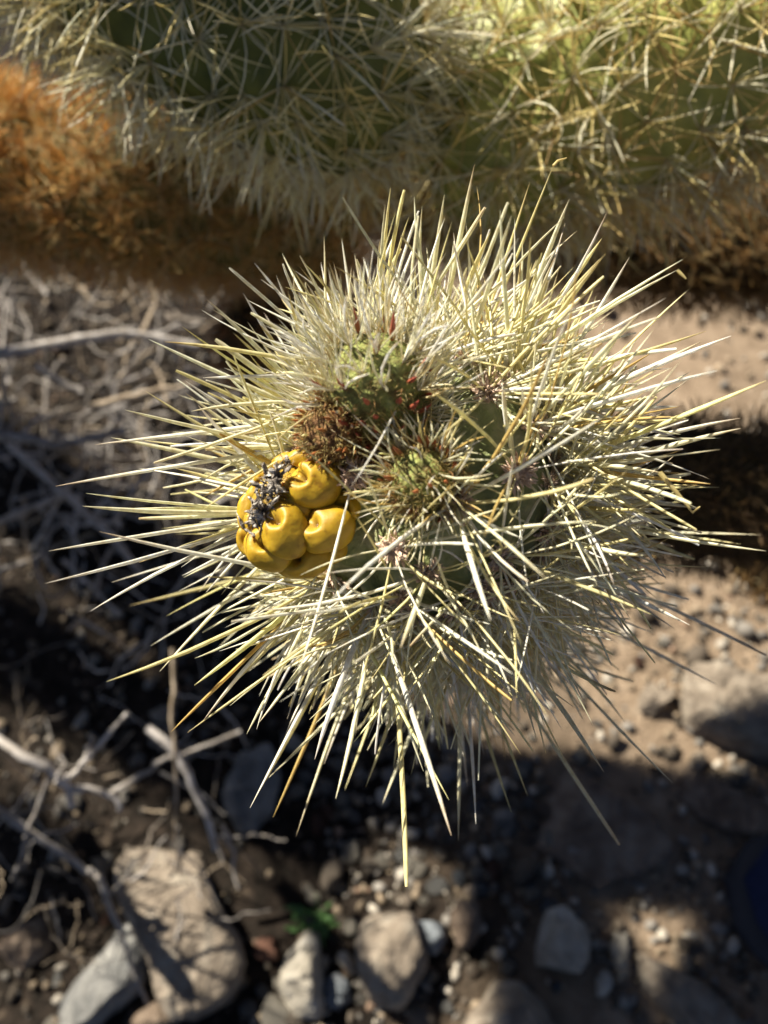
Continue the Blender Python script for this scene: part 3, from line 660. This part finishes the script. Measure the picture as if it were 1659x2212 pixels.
# ---------------------------------------------------------------- dry twigs
TW = [(.50, .46, .42), (.34, .31, .28), (.36, .29, .21), (.20, .17, .14)]
def twig(root, seq, w, col, wob=.004, name='twig'):
    pts = np.array([P(*s) if len(s) == 3 else G(*s) for s in seq]); c = catmull(pts, 14) if len(pts) > 2 else catmull(np.vstack([pts[0], pts.mean(0), pts[1]]), 14)
    c[1:-1] += np.cumsum(rng.normal(0, wob * .25, (12, 3)), 0) * np.sin(np.linspace(.2, 2.9, 12))[:, None]
    dm = np.mean([(p - CAM) @ FWD for p in pts]); r = w * .5 * K * dm * np.linspace(1.1, .75, 14); r = r * (1 + .12 * rng.normal(0, 1, 14))
    V, F = tubes(c[None], r[None], 7, .9)
    o = mesh_obj(name, V, F, M_TWIG, root, col=np.tile(np.array(col) * rng.uniform(.85, 1.1), (len(V), 1)))
def shrub(label, traced, rnd, group='dry twig tangles'):
    root = empty('dry_shrub'); tag(root, label, 'shrub', group)
    for seq, w, ci in traced: twig(root, seq, w * .85, TW[ci], name='branch')
    (x0, x1, y0, y1, n, dlo, dhi, wlo, whi, ln) = rnd
    for _ in range(n):
        x, y = rng.uniform(x0, x1), rng.uniform(y0, y1); a = rng.uniform(0, 6.28); L = rng.uniform(.4, 1.3) * ln; g = G(x, y); gd = (g - CAM) @ FWD
        d0 = gd * rng.uniform(dlo, dhi); d1 = min(gd * .99, d0 * rng.uniform(.9, 1.1)); cu = rng.normal(0, .15) * L
        x2, y2 = x + L * math.cos(a), y + L * math.sin(a)
        twig(root, [(x, y, d0), ((x + x2) / 2 - math.sin(a) * cu, (y + y2) / 2 + math.cos(a) * cu, (d0 + d1) / 2), (x2, y2, d1)], rng.uniform(wlo, whi), TW[rng.choice(4, p=[.3, .3, .25, .15])])
shrub('tangle of bleached twigs with one thick white horizontal stick under the rusty branches',
      [([(-60, 775, .52), (150, 745, .53), (300, 742, .54), (430, 748, .55)], 26, 0), ([(-60, 935, .5), (120, 940, .5), (270, 930, .51)], 28, 1),
       ([(20, 960, .47), (150, 1070, .47), (310, 1245, .47)], 20, 0), ([(-50, 1150, .5), (60, 1100, .5), (140, 1060, .5)], 22, 1),
       ([(290, 560, .6), (330, 640, .6), (300, 740, .59)], 24, 2), ([(80, 790, .52), (180, 850, .52)], 18, 1), ([(200, 880, .52), (420, 830, .53)], 20, 2), ([(240, 1130, .5), (330, 1000, .51)], 16, 1)],
      (-40, 480, 590, 1250, 210, .80, .98, 2, 10, 180))
shrub('bare grey branching twigs beside the long tan slab of rock',
      [([(-40, 1575, .40), (60, 1640, .40), (130, 1690, .405), (155, 1740, .41)], 26, 0), ([(130, 1690, .405), (190, 1640, .40), (275, 1540, .395)], 13, 0),
       ([(140, 1710, .405), (200, 1712, .41), (258, 1750, .415)], 18, 0), ([(110, 1670, .40), (60, 1790, .41), (25, 1900, .42)], 11, 1),
       ([(318, 1572, .42), (390, 1630, .42), (440, 1710, .425), (466, 1835, .43)], 24, 0), ([(372, 1400, .40), (382, 1600, .40), (388, 1890, .41)], 11, 2),
       ([(-30, 1730, .43), (80, 1820, .43), (170, 1880, .44), (215, 1900, .44)], 22, 1), ([(215, 1890, .44), (260, 2000, .45), (330, 2200, .46)], 15, 1),
       ([(230, 1720, .44), (360, 1640, .44), (520, 1580, .45)], 14, 1), ([(120, 1690, .4), (130, 1630, .4)], 9, 0), ([(180, 1650, .4), (200, 1590, .4)], 9, 0), ([(480, 1780, .44), (510, 1850, .45), (515, 1920, .45)], 10, 1), ([(700, 2120, .47), (735, 2180, .47), (760, 2230, .47)], 16, 2)],
      (-40, 480, 1280, 2000, 70, .86, .99, 2, 6, 150))

# ---------------------------------------------------------------- green weed and a shoe
def weed():
    root = empty('green_weed'); tag(root, 'tiny green leafy weed at the top of the pale rounded rock', 'plant')
    g = G(675, 1985); m = mat('weed_leaf', (.08, .17, .05), .6, trans=.2)
    for k in range(46):
        a = rng.uniform(0, 6.28); L = rng.uniform(.006, .016); el = rng.uniform(.2, 1.2)
        d = np.array((math.cos(a) * math.cos(el), math.sin(a) * math.cos(el), math.sin(el))); s = np.cross(d, (0, 0, 1)); s = unit(s) * rng.uniform(.0012, .0025)
        b = np.array((g[0], g[1], gz(g[0], g[1]))) + np.array((rng.normal(0, .007), rng.normal(0, .004), 0.001))
        V = [b, b + d * L * .4 + s, b + d * L + np.array((0, 0, -.002)), b + d * L * .4 - s, b + d * L * .45 + np.array((0, 0, .0008))]
        mesh_obj('leaf', V, [(0, 1, 4), (1, 2, 4), (2, 3, 4), (3, 0, 4)], m, root)
weed()
def shoe():
    root = empty('shoe'); tag(root, 'toe of a dark navy shoe standing on shaded soil', 'shoe')
    t0 = G(1600, 1885, .03); ang = math.radians(-22)
    ax = np.array((math.cos(ang), math.sin(ang), 0)); ay = np.array((-ax[1], ax[0], 0))
    n = 30; nt = 28
    def loft(width, zlo, zhi, name, m, inset):
        V = []
        for i in range(n):
            u = i / (n - 1); x = u * .27
            w = width * (math.sqrt(max(1 - (1 - min(u / .22, 1)) ** 2, 0)) * (1 - .22 * max(0, math.sin((u - .35) * 4.2)) * (u > .35)) * (math.sqrt(max(1 - max(0, (u - .88) / .12) ** 2, 0))))
            hi = zlo + (zhi(u) - zlo) * (min(1, .12 + math.sqrt(min(u / .15, 1))))
            for j in range(nt):
                th = 2 * math.pi * j / nt; c, s_ = math.cos(th), math.sin(th)
                cx = math.copysign(abs(c) ** .75, c) * w; z = (zlo + hi) / 2 + math.copysign(abs(s_) ** .8, s_) * (hi - zlo) / 2
                V.append(t0 * (1, 1, 0) + ax * (x + inset) + ay * cx + np.array((0, 0, z)))
        I = np.arange(n - 1)[:, None] * nt; J = np.arange(nt)[None]; J2 = (J + 1) % nt
        F = [tuple(f) for f in np.stack([I + J, I + nt + J, I + nt + J2, I + J2], -1).reshape(-1, 4).tolist()] + [tuple(range(nt)), tuple(range((n - 1) * nt, n * nt))[::-1]]
        return mesh_obj(name, V, F, m, root)
    loft(.050, -.002, lambda u: .022, 'sole', mat('shoe_sole', (.03, .03, .035), .8), 0)
    up = mat('shoe_mesh_fabric', rough=.85, spec=.2, noise=(600, [(.4, (.008, .012, .035)), (.6, (.015, .022, .06))], 2), bump=(900, .4, .001))
    loft(.045, .018, lambda u: .045 + .06 * min(1, max(0, (u - .12) / .5)), 'upper', up, .006)
shoe()
